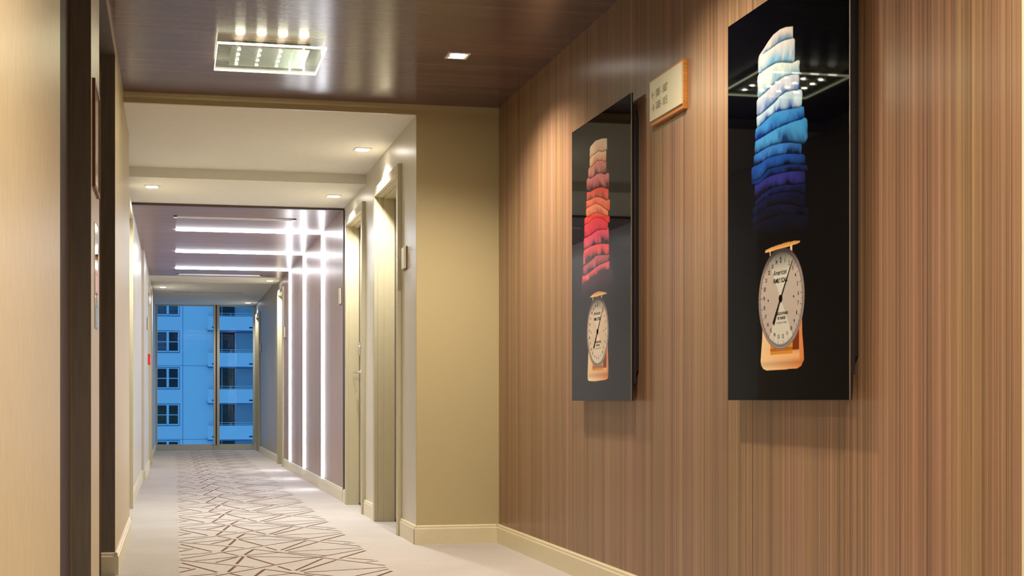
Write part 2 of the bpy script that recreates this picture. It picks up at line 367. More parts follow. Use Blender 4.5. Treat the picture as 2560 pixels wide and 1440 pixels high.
hall_door(2, XH, -1, *DR[1], 'cream door with chrome lever just before the walnut section', True)
hall_door(3, XH, -1, *DR[2], 'cream door just beyond the walnut section on the right')
hall_door(4, XH, -1, *DR[3], 'last cream door on the right beside the end window')
hall_door(5, XL1, 1, *DL[0], 'cream door on the left of the hall')
hall_door(6, XL2, 1, *DL[1], 'far cream door on the left near the red alarm')
def lift_door(n, y0, y1, label):
    t = thing('door_%d' % n, label, 'lift door', (XLL, (y0+y1)/2, 0)); del t['category']; t['kind'] = 'structure'
    ym = (y0+y1)/2
    for ya, yb in ((y0, ym-.002), (ym+.002, y1)):
        g = MB(); g.box(XLL-.067, XLL-.09, ya, yb, .006, 2.47, 'bronze'); g.build('lift_leaf', t, t.location)
    j = MB()
    for ya, yb in ((y0, y0+.006), (y1-.006, y1)): j.box(XLL-.0005, XLL-.067, ya, yb, 0, 2.47, 'brown')
    j.box(XLL-.0005, XLL-.067, y0+.006, y1-.006, 2.464, 2.47, 'brown')
    j.build('lift_jamb', t, t.location)
    e = MB(); e.box(XLL-.064, XLL-.067, y1-.010, y1-.006, 0, 2.464, 'brass'); e.build('brass_edge', t, t.location)  # thin strip added to imitate the reflection where jamb meets leaf
    s = MB(); s.box(XLL, XLL-.09, y0, y1, 0.001, .006, 'satin'); s.build('sill', t, t.location)
    s = MB(); s.box(XLL-.092, XLL-.155, y0-.002, y1+.002, 0, 2.46, 'slot'); s.build('shaft_lining', t, t.location)
lift_door(7, *E1, 'dark bronze lift door in the nearer doorway on the left')
lift_door(8, *E2, 'dark bronze lift door in the farther doorway on the left')

# end window -------------------------------------------------------
t = thing('window_1', 'full-height end window of two panes looking on the blue building', 'window', (.5, YE, 0)); del t['category']; t['kind'] = 'structure'
w = MB(); w.box(XL2, XH, YE-.03, YE+.05, 0, .085, 'alu'); w.box(XL2, XH, YE-.012, YE+.03, .085, .098, 'alu')
w.box(XL2, XL2+.03, YE-.03, YE+.05, .098, HU, 'alu'); w.box(XH-.035, XH, YE-.03, YE+.05, .098, HU, 'alu')
w.box(XL2, XH, YE-.0, YE+.05, HU-.02, HU, 'alu'); w.build('window_frame', t, t.location, bevel=.003)
w = MB(); w.box(.668, .704, YE-.05, YE+.05, .085, HU-.0, 'alu'); w.box(.704, .728, YE-.02, YE+.05, .085, HU, 'grey_edge'); w.box(.728, .772, YE-.05, YE+.05, .085, HU, 'alu')
w.build('mullion', t, t.location, bevel=.003)
for x0, x1 in ((XL2+.03, .668), (.772, XH-.035)):
    w = MB(); w.box(x0, x1, YE+.01, YE+.016, .098, HU-.02, 'pane'); w.build('glass_pane', t, t.location)

# light strips: each runs across the ceiling and turns down the wall
for y, lab in ((11.77, 'white light strip over ceiling and wall, nearest of three'), (13.47, 'white light strip over ceiling and wall, middle of three'), (15.14, 'white light strip over ceiling and wall, farthest of three')):
    t = thing('light_strip', lab, 'light strip', (XH, y, 0), 'light strips in the walnut section')
    n = 7; pr = [(math.cos(PI*i/n), math.sin(PI*i/n)) for i in range(n+1)]; R, T = .028, .015
    s = MB(); s.prism([(y+c*R, HL-s_*T) for c, s_ in pr], 0, .02, XH, 'strip'); s.build('ceiling_section', t, t.location)
    s = MB(); s.prism([(XH-s_*T, y+c*R) for c, s_ in pr], 2, .112, HL, 'strip'); s.build('wall_section', t, t.location)

# air diffusers ----------------------------------------------------
def diffuser(y, x0, x1, z, lab, slim=False):
    t = thing('linear_air_diffuser', lab, 'air vent', ((x0+x1)/2, y, z), 'linear air vents in the hall ceiling')
    hw = .016 if slim else .042
    d = MB()
    if not slim:
        d.box(x0, x1, y-hw, y-hw+.016, z-.008, z, 'diffuser'); d.box(x0, x1, y+hw-.016, y+hw, z-.008, z, 'diffuser')
        d.box(x0, x1, y-.006, y+.006, z-.007, z, 'diffuser')
        for xa in (x0, x1-.03): d.box(xa, xa+.03, y-hw, y+hw, z-.009, z, 'diffuser')
        d.build('vent_frame', t, t.location)
    s = MB(); s.box(x0+.01, x1-.01, y-hw+.012, y+hw-.012, z-.003, z-.0, 'slot'); s.build('vent_slot', t, t.location)
diffuser(10.96, 0, 1.045, HL, 'white framed slot vent in walnut ceiling before the light strips')
diffuser(15.90, .04, 1.09, HL, 'white framed slot vent in walnut ceiling beyond the light strips')
diffuser(19.28, 0, 1.035, HU, 'thin black slot vent in the far painted ceiling', True)

# ceiling lamp -----------------------------------------------------
LX, LY = .4585, 6.21
t = thing('ceiling_lamp', 'square glass ceiling lamp with sixteen small lights over the lobby', 'lamp', (LX, LY, HC))
g = MB(); g.box(LX-.187, LX+.187, LY-.175, LY+.175, HC-.026, HC, 'plate_base'); g.build('lamp_base', t, t.location, bevel=.002)
g = MB(); g.box(LX-.2545, LX+.2545, LY-.24, LY+.24, HC-.036, HC-.028, 'lamp_glass'); gp = g.build('glass_plate', t, t.location)
g = MB(); e = .003; x0, x1, y0, y1 = LX-.2545, LX+.2545, LY-.24, LY+.24; z0, z1 = HC-.037, HC-.027
g.box(x0-e, x1+e, y0-e, y0, z0, z1, 'led_edge'); g.box(x0-e, x1+e, y1, y1+e, z0, z1, 'led_edge'); g.box(x0-e, x0, y0, y1, z0, z1, 'led_edge'); g.box(x1, x1+e, y0, y1, z0, z1, 'led_edge')
for i in range(4): xx = LX-.15+i*.1; g.box(xx-.024, xx+.024, y0-e-.0008, y0-e, z0+.001, z1-.001, 'edge_hot'); g.box(xx-.018, xx+.018, y0, y0+.012, z1, z1+.001, 'edge_hot')
o = g.build('lit_glass_edge', t, t.location)
for i in range(4):
    for j in range(4):
        x = LX-.15+i*.1; y = LY-.125+j*.09
        g = MB(); g.cyl((x, y, HC-.0275), (x, y, HC-.026), .007, .007, 'led_warm', 12); g.build('led', t, t.location)

# downlights -------------------------------------------------------
def spot(x, y, z, P, ang, col, size=.05, lab=None, blend=1, vis=True, tilt=(0, 0)):
    t = thing('downlight', lab, 'downlight', (x, y, z), 'square recessed downlights')
    s = .055
    d = MB(); w = .012
    d.box(x-s, x+s, y-s, y-s+w, z-.005, z, 'white'); d.box(x-s, x+s, y+s-w, y+s, z-.005, z, 'white'); d.box(x-s, x-s+w, y-s+w, y+s-w, z-.005, z, 'white'); d.box(x+s-w, x+s, y-s+w, y+s-w, z-.005, z, 'white')
    d.build('downlight_trim', t, t.location)
    d = MB(); d.cyl((x, y, z-.003), (x, y, z), .038, .038, 'spot_lens', 24); d.build('lens', t, t.location)
    L = bpy.data.lights.new('downlight_beam', 'SPOT'); L.energy = P; L.spot_size = math.radians(ang); L.spot_blend = blend
    L.color = col; L.shadow_soft_size = size
    o = bpy.data.objects.new('downlight_beam', L); C.objects.link(o); o.parent = t; o.location = (0, 0, -.05)
    o.rotation_euler = (tilt[0], tilt[1], 0)
    return t
PL, PH = 88, 56
spot(1.38, 6.08, HC, PL, 142, WARM, .03, 'square downlight in lobby ceiling between glass lamp and walnut wall')
spot(1.30, 3.95, HC, PL*.85, 142, WARM, .03, 'square downlight in lobby ceiling in front of the artworks')
spot(1.38, 2.0, HC, PL, 142, WARM, .03, 'square downlight in lobby ceiling nearest the camera side')
spot(.30, 1.6, HC, PL, 142, WARM, .03, 'square downlight in lobby ceiling beside the near left wall')
spot(1.217, 8.17, HU, PH, 140, NEUT, .03, 'square downlight in upper hall ceiling beside the first cream door')
spot(-.156, 9.465, HL, PH, 140, NEUT, .03, 'square downlight at left of lowered ceiling before the walnut section')
spot(1.213, 9.64, HL, PH, 140, NEUT, .03, 'square downlight at right of lowered ceiling before the walnut section')
spot(1.235, 16.55, HL, PH, 140, NEUT, .03, 'square downlight in the far lowered ceiling beside the walnut wall')
spot(-.15, 18.53, HU, PH*.6, 140, NEUT, .03, 'square downlight on the left of the far painted ceiling')
spot(1.22, 21.18, HU, PH*.6, 140, NEUT, .03, 'square downlight on the right just before the end window')

# artworks ---------------------------------------------------------
F1 = [[(0.2224, 1.0823), (0.2299, 1.0908), (0.2614, 1.1032), (0.2896, 1.1162), (0.3229, 1.1275), (0.3665, 1.1316), (0.4039, 1.1276), (0.4498, 1.1167)],
 [(0.227, 1.0916), (0.2585, 1.0883), (0.2952, 1.09), (0.3557, 1.0939), (0.3933, 1.0922), (0.4457, 1.0837)],
 [(0.227, 1.0322), (0.2557, 1.0354), (0.2952, 1.0382), (0.3394, 1.0382), (0.3772, 1.0307), (0.456, 1.0079)],
 [(0.2037, 0.9533), (0.2385, 0.9596), (0.2783, 0.9657), (0.3229, 0.9756), (0.3665, 0.9813), (0.4039, 0.982), (0.4457, 0.9752), (0.4866, 0.966)],
 [(0.2096, 0.9016), (0.2443, 0.9031), (0.2896, 0.9111), (0.3339, 0.9189), (0.3665, 0.9291), (0.4039, 0.9329), (0.4457, 0.9278), (0.4866, 0.9178)],
 [(0.2037, 0.8644), (0.2385, 0.8676), (0.2952, 0.8813), (0.3339, 0.8868), (0.3772, 0.8834), (0.4353, 0.8752), (0.5018, 0.865)],
 [(0.2008, 0.8252), (0.2385, 0.8268), (0.2952, 0.832), (0.3503, 0.8358), (0.4039, 0.8345), (0.456, 0.8332), (0.5168, 0.8272)],
 [(0.192, 0.7807), (0.227, 0.7846), (0.2727, 0.7887), (0.3174, 0.7889), (0.3719, 0.7844), (0.4353, 0.7741), (0.5068, 0.756)],
 [(0.1979, 0.7451), (0.2385, 0.7482), (0.284, 0.7553), (0.3394, 0.7525), (0.3933, 0.7472), (0.456, 0.7364), (0.5217, 0.72)],
 [(0.1773, 0.7008), (0.2385, 0.7008), (0.2896, 0.7205), (0.3503, 0.7172), (0.4039, 0.7124), (0.4663, 0.7034), (0.5366, 0.6855)],
 [(0.1802, 0.6896), (0.2212, 0.6827), (0.267, 0.6932), (0.3119, 0.6958), (0.3772, 0.6919), (0.4353, 0.6866), (0.5068, 0.675), (0.5366, 0.6684)],
 [(0.1979, 0.6335), (0.2385, 0.6456), (0.2896, 0.6556), (0.3394, 0.6576), (0.3933, 0.6536), (0.456, 0.643), (0.5217, 0.6368)],
 [(0.2008, 0.6171), (0.25, 0.628), (0.2952, 0.6365), (0.3503, 0.6353), (0.4039, 0.6317), (0.4663, 0.6214), (0.5267, 0.6018)],
 [(0.1773, 0.5833), (0.2385, 0.5983), (0.3119, 0.6028), (0.3772, 0.6005), (0.456, 0.5833), (0.5267, 0.5627)],
 [(0.1802, 0.5562), (0.267, 0.5653), (0.3503, 0.5688), (0.456, 0.5584), (0.5464, 0.5354)],
 [(0.2096, 0.5231), (0.5464, 0.4917)]]
X1 = [(0.2241, 0.4498), (0.2224, 0.4601), (0.2154, 0.4917), (0.2096, 0.4892), (0.2096, 0.5068), (0.2008, 0.5178), (0.1979, 0.5376), (0.192, 0.5018), (0.1743, 0.5242), (0.1743, 0.5391), (0.195, 0.5242), (0.2008, 0.5267), (0.1802, 0.5277), (0.1802, 0.5464), (0.1861, 0.5464)]
F2 = [[(0.2503, 1.1184), (0.2671, 1.1287), (0.3331, 1.1398), (0.4136, 1.1327), (0.4825, 1.1204)],
 [(0.2587, 1.0787), (0.2854, 1.0845), (0.3413, 1.0872), (0.3736, 1.0889), (0.4215, 1.0756), (0.4685, 1.073)],
 [(0.2629, 1.0371), (0.2854, 1.0384), (0.3331, 1.0458), (0.3575, 1.0493), (0.4136, 1.0401), (0.4569, 1.024), (0.4802, 1.0288)],
 [(0.2377, 0.9926), (0.2671, 0.9875), (0.3168, 0.9896), (0.3494, 0.9932), (0.3977, 0.9886), (0.4608, 0.9708), (0.4763, 0.9707)],
 [(0.2165, 0.936), (0.2587, 0.9291), (0.3085, 0.9317), (0.3575, 0.9316), (0.4215, 0.9236), (0.4763, 0.9079), (0.5071, 0.9041)],
 [(0.2123, 0.8956), (0.2587, 0.8937), (0.3168, 0.8954), (0.3656, 0.8903), (0.4215, 0.876), (0.4763, 0.8569), (0.4956, 0.8565)],
 [(0.2037, 0.8612), (0.2587, 0.8638), (0.3331, 0.8659), (0.3977, 0.848), (0.4608, 0.8226), (0.4956, 0.8082)],
 [(0.2208, 0.823), (0.2503, 0.8215), (0.3085, 0.8266), (0.3656, 0.8195), (0.4294, 0.8035), (0.4918, 0.7853)],
 [(0.2377, 0.7933), (0.2754, 0.8016), (0.3413, 0.803), (0.3977, 0.7922), (0.4529, 0.7738), (0.4956, 0.7574)],
 [(0.178, 0.7329), (0.208, 0.7332), (0.2754, 0.7368), (0.3494, 0.7459), (0.4136, 0.7413), (0.4763, 0.7316), (0.4995, 0.7389)],
 [(0.1694, 0.676), (0.1909, 0.6817), (0.2671, 0.6863), (0.3331, 0.6863), (0.4136, 0.6804), (0.4918, 0.6695)],
 [(0.165, 0.6074), (0.1909, 0.6102), (0.2754, 0.6229), (0.3413, 0.6371), (0.4136, 0.6315), (0.4918, 0.6225)],
 [(0.165, 0.5631), (0.1995, 0.5639), (0.2837, 0.5759), (0.3494, 0.5879), (0.4136, 0.5918), (0.4763, 0.5929), (0.5071, 0.5947)],
 [(0.1477, 0.5205), (0.2165, 0.5362), (0.3168, 0.5456), (0.4136, 0.5547), (0.5224, 0.5593)],
 [(0.1477, 0.4705), (0.2754, 0.4791), (0.3977, 0.482), (0.4763, 0.4725), (0.5603, 0.4472)]]
X2 = [(0.2545, 0.4825), (0.2545, 0.4724), (0.2335, 0.4763), (0.208, 0.511), (0.2123, 0.5033), (0.2037, 0.5186), (0.2037, 0.4956), (0.1823, 0.5148), (0.178, 0.4956), (0.1694, 0.5071), (0.165, 0.5071), (0.1607, 0.511), (0.1477, 0.5148), (0.1433, 0.5565)]
K1 = [((200, 192, 184), (78, 120, 158)), ((200, 204, 200), (88, 150, 188)), ((196, 210, 206), (104, 158, 186)), ((190, 200, 212), (66, 108, 168)), ((176, 206, 222), (18, 62, 146)),
      ((58, 134, 200), (8, 36, 120)), ((52, 112, 188), (6, 50, 118)), ((62, 140, 200), (10, 42, 92)), ((48, 112, 190), (8, 24, 64)), ((26, 74, 156), (4, 8, 30)), ((14, 44, 108), (3, 5, 18)),
      ((40, 44, 124), (6, 8, 30)), ((16, 28, 78), (3, 5, 18)), ((10, 18, 56), (3, 5, 15)), ((7, 10, 36), (2, 3, 9))]
K1 = K1[:6]+[K1[7], K1[8], K1[9], K1[10], K1[11], K1[12], K1[13], ((10, 14, 46), (3, 5, 14)), K1[14]]
K2 = [((228, 208, 184), (222, 170, 148)), ((232, 204, 170), (206, 130, 104)), ((212, 136, 126), (84, 46, 62)), ((208, 118, 124), (58, 36, 48)), ((228, 86, 72), (112, 52, 54)),
      ((238, 116, 80), (190, 70, 60)), ((242, 144, 102), (196, 84, 76)), ((240, 84, 70), (230, 50, 60)), ((232, 72, 88), (196, 52, 84)), ((238, 88, 118), (40, 32, 46)),
      ((242, 88, 94), (42, 34, 44)), ((196, 80, 92), (36, 32, 40)), ((238, 86, 100), (44, 34, 44)), ((60, 24, 44), (14, 12, 20))]
def lin(c):
    c = np.asarray(c, float)/255; return np.where(c <= .04045, c/12.92, ((c+.055)/1.055)**2.4)
def vnoise(x, y, seed):
    r = np.random.RandomState(seed).rand(64, 64); xi = np.floor(x).astype(int); yi = np.floor(y).astype(int)
    fx = x-xi; fy = y-yi; fx = fx*fx*(3-2*fx); fy = fy*fy*(3-2*fy); g = lambda a, b_: r[a % 64, b_ % 64]
    return (g(xi, yi)*(1-fx)+g(xi+1, yi)*fx)*(1-fy)+(g(xi, yi+1)*(1-fx)+g(xi+1, yi+1)*fx)*fy
def inpoly(x, y, P):
    r = np.zeros(x.shape, bool); n = len(P)
    for i in range(n):
        (x0, y0), (x1, y1) = P[i], P[(i+1) % n]
        if y0 == y1: continue
        c = ((y0 > y) != (y1 > y)) & (x < (x1-x0)*(y-y0)/(y1-y0)+x0); r ^= c
    return r
BG = (1, 2, 7)
def paint_art(S, Z, F, X, K, which):
    """the printed picture: a pile of folded clothes on a kitchen scale, as colours over the panel"""
    img = np.zeros(S.shape+(3,)); img[:] = lin(BG)
    def put(mask, col, a=1):
        img[mask] = img[mask]*(1-a)+lin(col)*a if np.isscalar(a) else img[mask]*(1-a[mask][:, None])+np.asarray(lin(col))*a[mask][:, None]
    for i in range(len(K)-1, -1, -1):
        top = np.array(F[i]); bot = np.array(F[i+1]); x0, x1 = X[i]
        # round the two ends of the fold so its outline bulges
        t = np.interp(S, top[:, 0], top[:, 1]); q = np.interp(S, bot[:, 0], bot[:, 1])
        wob = (vnoise(Z*70, S*0+i*3.3, 4+i)-.5)*.006
        u = (S-x0-wob)/(x1-x0-2*wob+1e-6)
        v = (t-Z)/np.maximum(t-q, .004)
        m = (u > 0) & (u < 1) & (v > -.02) & (v < 1.03)
        er = np.minimum(u, 1-u)*(x1-x0)/.012; vv = np.abs(v-.5)*2
        m &= ~((er < 1) & (vv > .72+.28*np.sqrt(np.clip(er, 0, 1))) & (i > 0))
        hi, lo = lin(K[i][0]), lin(K[i][1])
        # soft pleats running down each fold, strongest near its lower seam
        pl = vnoise(S*26+Z*20+i*7, Z*16+i, 20+i)*.55+vnoise(S*62-Z*24+i*5, Z*22+i*2, 50+i)*.3+vnoise(S*150+Z*60+i*3, Z*40+i*2, 70+i)*.15
        k = np.clip(v, 0, 1)**1.6+(pl-.5)*1.5*np.clip(v*1.6, .1, 1)
        k = np.clip(k, 0, 1)[..., None]
        c = hi*(1-k)+lo*k
        fine = .93+.14*vnoise(S*420, Z*60+i*4, 90)
        seam = np.clip((v-.84)/.16, 0, 1)**1.5*.8
        edge = 1-.45*np.exp(-np.minimum(u, 1-u)*(x1-x0)/.006)
        c = c*(fine*(1-seam)*edge)[..., None]
        if which == 1 and i >= 7: c = c*np.clip(1.15-np.clip((u-.55)*1.3, 0, .7), .35, 1)[..., None]
        img[m] = c[m]
    if which == 2:    # the pile sinks into the dark above the tray
        f = np.clip((Z-.462)/.05, 0, 1)
        msk = (Z < .512) & (Z > .44) & (S > .1) & (S < .6); img[msk] = (img*f[..., None]+lin(BG)*(1-f[..., None]))[msk]
    if which == 1:
        base = [(.2528, .26), (.2494, .1943), (.2443, .163), (.2381, .1238), (.2425, .1095), (.2562, .0981), (.2783, .0929), (.3805, .0931), (.4744, .0941), (.5002, .1008), (.5168, .1194), (.5138, .1519), (.5063, .1964), (.5040, .26)]
        tray = [(.2675, .4613), (.2716, .4686), (.3085, .4728), (.3546, .475), (.406, .4763), (.4591, .4749), (.4927, .4707), (.4912, .4665), (.4744, .4648), (.4186, .4626), (.3481, .4627), (.3085, .4604)]
        dc, da, db = (.3722, .3100), .1480, .1560; legs = ((.300, .306, .448, .462), (.432, .445, .440, .465)); face = (186, 176, 168); wed = (208, 208, 198)
    else:
        base = [(.2400, .26), (.2351, .2105), (.2238, .1065), (.2300, .092), (.2463, .0879), (.3255, .0851), (.4626, .0894), (.4880, .0935), (.4970, .1030), (.4995, .141), (.4921, .2307), (.490, .26)]
        tray = [(.2543, .458), (.2800, .4665), (.3255, .4748), (.3719, .477), (.4200, .4710), (.4774, .4609), (.4803, .4577), (.341, .4561)]
        dc, da, db = (.3590, .3020), .1440, .1547; legs = ((.292, .300, .444, .458), (.408, .418, .442, .460)); face = (216, 196, 172); wed = (226, 214, 194)
    m = inpoly(S, Z, base); sh = np.clip((S-base[3][0])/.27, 0, 1); vz = np.clip((Z-.093)/.12, 0, 1)
    c = lin((240, 212, 166))*(1-sh[..., None])+lin((216, 134, 76))*sh[..., None]
    low = np.clip(1-np.abs(Z-.112)/.012, 0, 1)*.25+np.clip((.100-Z)/.006, 0, 1)*-.25
    c = c*(1-low)[..., None]; br = np.clip(1-np.abs(Z-.135)/.02, 0, 1)[..., None]*(sh < .93)[..., None]; c = c*(1-br*.6)+lin((248, 206, 150))*br*.6
    img[m] = c[m]
    cx, cz = dc
    m2 = (S > cx-.068) & (S < cx+.075) & (Z > cz-.170) & (Z < cz-.10); put(m2 & m, (214, 146, 52)); put(m2 & m & (Z > cz-.160) & (Z < cz-.15), (180, 104, 30))
    put((S > cx+.075) & (S < cx+.115) & (Z > cz-.160) & (Z < cz-.06+ (S-cx)*.2) & m, (120, 52, 20))
    for a0, a1, z0, z1 in legs: put((S > a0) & (S < a1) & (Z > z0) & (Z < z1), (226, 190, 150))
    # dial
    rr = np.sqrt(((S-cx)/da)**2+((Z-cz)/db)**2); ang = np.degrees(np.arctan2((S-cx), (Z-cz))) % 360
    put(rr < 1, (150, 134, 130)); put(rr < .985, (64, 60, 70)); put(rr < .972, (190, 172, 158)); put(rr < .955, (120, 108, 112))
    d = rr < .94; put(d, (150, 138, 140)); put(rr < .90, face)
    wm = ((ang > 327) | (ang < 33) | ((ang > 147) & (ang < 213))) & (rr < .90); put(wm, wed)
    # the tray throws its shade over the top of the printed dial
    k = np.clip((Z-(cz+.075))/.07, 0, .92); kk = (rr < 1); img[kk] = (img*(1-k[..., None]*.93)+lin((40, 40, 62))*(k*.25)[..., None])[kk]
    m = inpoly(S, Z, tray); g = np.clip((Z-.460)/.014, 0, 1); c = lin((232, 184, 118))*(1-g[..., None])+lin((196, 140, 82))*g[..., None]; img[m] = c[m]
    return img, (dc, da, db)
def art_material(name, ior):
    m = bpy.data.materials.new(name); m.use_nodes = True; n = m.node_tree.nodes; p = n['Principled BSDF']
    a = n.new('ShaderNodeAttribute'); a.attribute_name = 'print'; m.node_tree.links.new(a.outputs['Color'], p.inputs['Base Color'])
    p.inputs['Roughness'].default_value = .025; p.inputs['IOR'].default_value = ior; return m
M['print1'] = art_material('glossy_print_of_blue_pile', 1.13); M['print2'] = art_material('glossy_print_of_red_pile', 1.22)
def artwork(yl, F, X, K, which, label):
    XP, ZB, W, H = XW-.045, .826, .770, 1.247
    t = thing('artwork', label, 'picture', (XP, yl-W/2, ZB), 'tall black artworks on the walnut wall')
    # picture face: a fine grid carrying the printed colours
    s0, s1, h0, h1 = .12, .60, .06, 1.16; ns, nh = 301, 601
    ss = np.concatenate([[0], np.linspace(s0, s1, ns), [W]]); hh = np.concatenate([[0], np.linspace(h0, h1, nh), [H]])
    S, Z = np.meshgrid(ss, hh); img = 0
    for du, dv in ((-.25, -.25), (.25, -.25), (-.25, .25), (.25, .25)):      # four samples per point smooth the outlines
        im, dial = paint_art(S+du*.0016, Z+dv*.00183, F, X, K, which); img = img+im/4
    nx = len(ss); N = S.size
    co = np.empty((N, 3)); co[:, 0] = 0; co[:, 1] = (W/2-S).ravel(); co[:, 2] = Z.ravel()
    a = (np.arange(len(hh)-1)[:, None]*nx+np.arange(nx-1)[None]).ravel(); fc = np.stack([a, a+1, a+nx+1, a+nx], 1)
    me = bpy.data.meshes.new('picture_print'); me.from_pydata(co.tolist(), [], fc.tolist()); me.materials.append(M['print%d' % which])
    at = me.color_attributes.new('print', 'FLOAT_COLOR', 'POINT'); buf = np.ones((N, 4)); buf[:, :3] = img.reshape(-1, 3); at.data.foreach_set('color', buf.ravel())
    o = bpy.data.objects.new('picture_print', me); C.objects.link(o); o.parent = t
    e = MB(); e.box(XP+.0004, XP+.008, yl-W, yl, ZB, ZB+H, 'black_edge'); e.build('backing_panel', t, t.location)
    e = MB(); e.box(XP-.0002, XP+.0025, yl-W-.0018, yl-W, ZB, ZB+H, 'satin'); e.build('steel_edge', t, t.location)
    e = MB(); i = .07
    e.box(XP+.008, XP+.030, yl-W+.022, yl-W+.045, ZB+i, ZB+H-.045, 'grey_edge'); e.box(XP+.008, XP+.030, yl-.045, yl-.022, ZB+i, ZB+H-.045, 'grey_edge')
    e.box(XP+.008, XP+.030, yl-W+.045, yl-.045, ZB+H-.068, ZB+H-.045, 'grey_edge'); e.box(XP+.008, XP+.030, yl-W+.045, yl-.045, ZB+i, ZB+i+.023, 'grey_edge')
    e.box(XP+.030, XP+.0449, yl-W+.03, yl-.03, ZB+.12, ZB+H-.08, 'black_edge')
    e.build('hanging_frame', t, t.location)
    # printed markings of the dial
    (cx, cz), da, db = dial; p = MB(); p.closed = False; xk = XP-.0005
    mp = lambda s, z: (xk, yl-s, ZB+z)
    for k in range(250):
        an = 2*PI*k/250; L = .83 if k % 10 == 0 else (.875 if k % 5 == 0 else .895)
        w = .0011 if k % 5 == 0 else .0006
        c, s = math.sin(an), math.cos(an); px, pz = s*w/2, -c*w/2
        p.add([mp(cx+c*da*r+px*g, cz+s*db*r+pz*g) for r, g in ((L, 1), (.93, 1), (.93, -1), (L, -1))], [(0, 1, 2, 3)], 'art_grey')
    p.build('dial_ticks', t, t.location); p = MB(); p.closed = False
    for k in range(25):
        an = 2*PI*k/25; sz = .027 if k == 0 else .0175
        put_text(p, str(k), sz, (cx+math.sin(an)*da*.75, cz+math.cos(an)*db*.75), mp, 'art_ink', sx=.8, bold=.0001)
    for q in (-1, 1): p.add([mp(cx+q*.082+.0028*math.cos(j*PI/4), cz+.004*math.sin(j*PI/4)) for j in range(8)], [tuple(range(8))], 'art_ink')
    p.build('dial_numerals', t, t.location); p = MB(); p.closed = False
    put_text(p, 'American', .0235, (cx-.004, cz+.080), mp, 'art_ink', skew=.35, sx=.95)
    put_text(p, 'FAMILY SCALE', .0195, (cx-.002, cz+.055), mp, 'art_ink', sx=.74, bold=.0004)
    p.build('upper_lettering', t, t.location); p = MB(); p.closed = False
    put_text(p, 'HOLDS 25 POUNDS', .0115, (cx+.006, cz-.046), mp, 'art_ink', sx=.8, bold=.0003)
    put_text(p, 'BY OUNCES', .0115, (cx+.006, cz-.060), mp, 'art_ink', sx=.8, bold=.0003)
    put_text(p, 'NOT LEGAL FOR TRADE', .0075, (cx+.006, cz-.074), mp, 'art_grey', sx=.8)
    p.build('lower_lettering', t, t.location)
    # needle
    p = MB(); p.closed = False; xk = XP-.0009; mp = lambda s, z: (xk, yl-s, ZB+z)
    tx, tz = (.4467, .4188) if which == 1 else (.4357, .4091); bx_, bz_ = (.3250, .2340) if which == 1 else (.3098, .2308)
    d = Vector((tx-bx_, tz-bz_)).normalized(); nn = Vector((-d.y, d.x))
    P = lambda x, z, w: (x+nn.x*w, z+nn.y*w)
    pts = [P(tx, tz, .0013), P(cx, cz, .003), P(bx_, bz_, .0062), P(bx_, bz_, -.0062), P(cx, cz, -.003), P(tx, tz, -.0013)]
    p.add([mp(*q) for q in pts], [(0, 1, 4, 5), (1, 2, 3, 4)], 'art_ink')
    p.add([mp(cx+.0115*math.cos(j*PI/8), cz+.0115*math.sin(j*PI/8)) for j in range(16)], [tuple(range(16))], 'art_ink'); p.build('dial_needle', t, t.location)
artwork(3.9398, F1, X1, K1, 1, 'black panel with a pile of blue folded clothes on a kitchen scale')
artwork(5.6182, F2, X2, K2, 2, 'black panel with a pile of red and pink folded clothes on a kitchen scale')

# directional sign -------------------------------------------------
t = thing('directional_sign', 'gold room direction sign on oak backing between the artworks', 'sign', (XW, 4.54, 2.0))
YA, YB, ZA, ZT = 4.382, 4.702, 1.905, 2.088
g = MB(); g.box(XW-.018, XW, YA, YB, ZA, ZT, 'oak'); g.build('backing_board', t, t.location, bevel=.001)
g = MB(); g.box(XW-.024, XW-.018, YA+.001, YB-.004, ZA+.017, ZT-.012, 'champagne'); g.build('metal_plate', t, t.location)
g = MB(); g.closed = False; mp = lambda s, z: (XW-.0246, YB-s, ZA+z)
for z, txt, dr in ((.113, '1001 - 1007', -1), (.064, '1008 - 1015', 1)):
    a0 = .026; w = .0026
    for sgn in (1, -1): 
        tip = a0+(.0 if dr < 0 else .026); bk = tip-dr*.011
        g.add([mp(tip, z-w*sgn*.2), mp(tip, z+w*sgn), mp(bk, z+sgn*.014), mp(bk-dr*.003, z+sgn*.0115)], [(0, 1, 2, 3)], 'ink')
    g.add([mp(a0+.002, z-w/2), mp(a0+.024, z-w/2), mp(a0+.024, z+w/2), mp(a0+.002, z+w/2)], [(0, 1, 2, 3)], 'ink')
    put_text(g, txt, .044, (.064, z), mp, 'ink', align='LEFT', sx=.56)
g.build('lettering', t, t.location)

# room number signs ------------------------------------------------
def room_sign(x, side, y, z, lab, w=.10, h=.142):
    t = thing('room_number_sign', lab, 'sign', (x, y, z), 'small room number signs by the hall doors')
    g = MB(); g.box(x, x+side*.005, y-w/2, y+w/2, z-h/2, z+h/2, 'frame_wood'); g.build('backing_board', t, t.location, bevel=.001)
    g = MB(); g.box(x+side*.005, x+side*.019, y-w/2+.003, y+w/2-.003, z-h/2+.008, z+h/2-.004, 'champagne'); g.build('metal_plate', t, t.location, bevel=.003)
room_sign(XH, -1, 7.47, 1.685, 'small silver room sign on hall wall beside the nearest door')
room_sign(XH, -1, 10.45, 1.70, 'small room sign at the near edge of the walnut hall wall')
room_sign(XH, -1, 15.78, 1.69, 'small room sign at the far edge of the walnut hall wall')
room_sign(XH, -1, 20.22, 1.69, 'small room sign on the far grey wall beside the last door')
room_sign(XL2, 1, 14.8, 1.72, 'small room sign on the left hall wall before the red alarm')
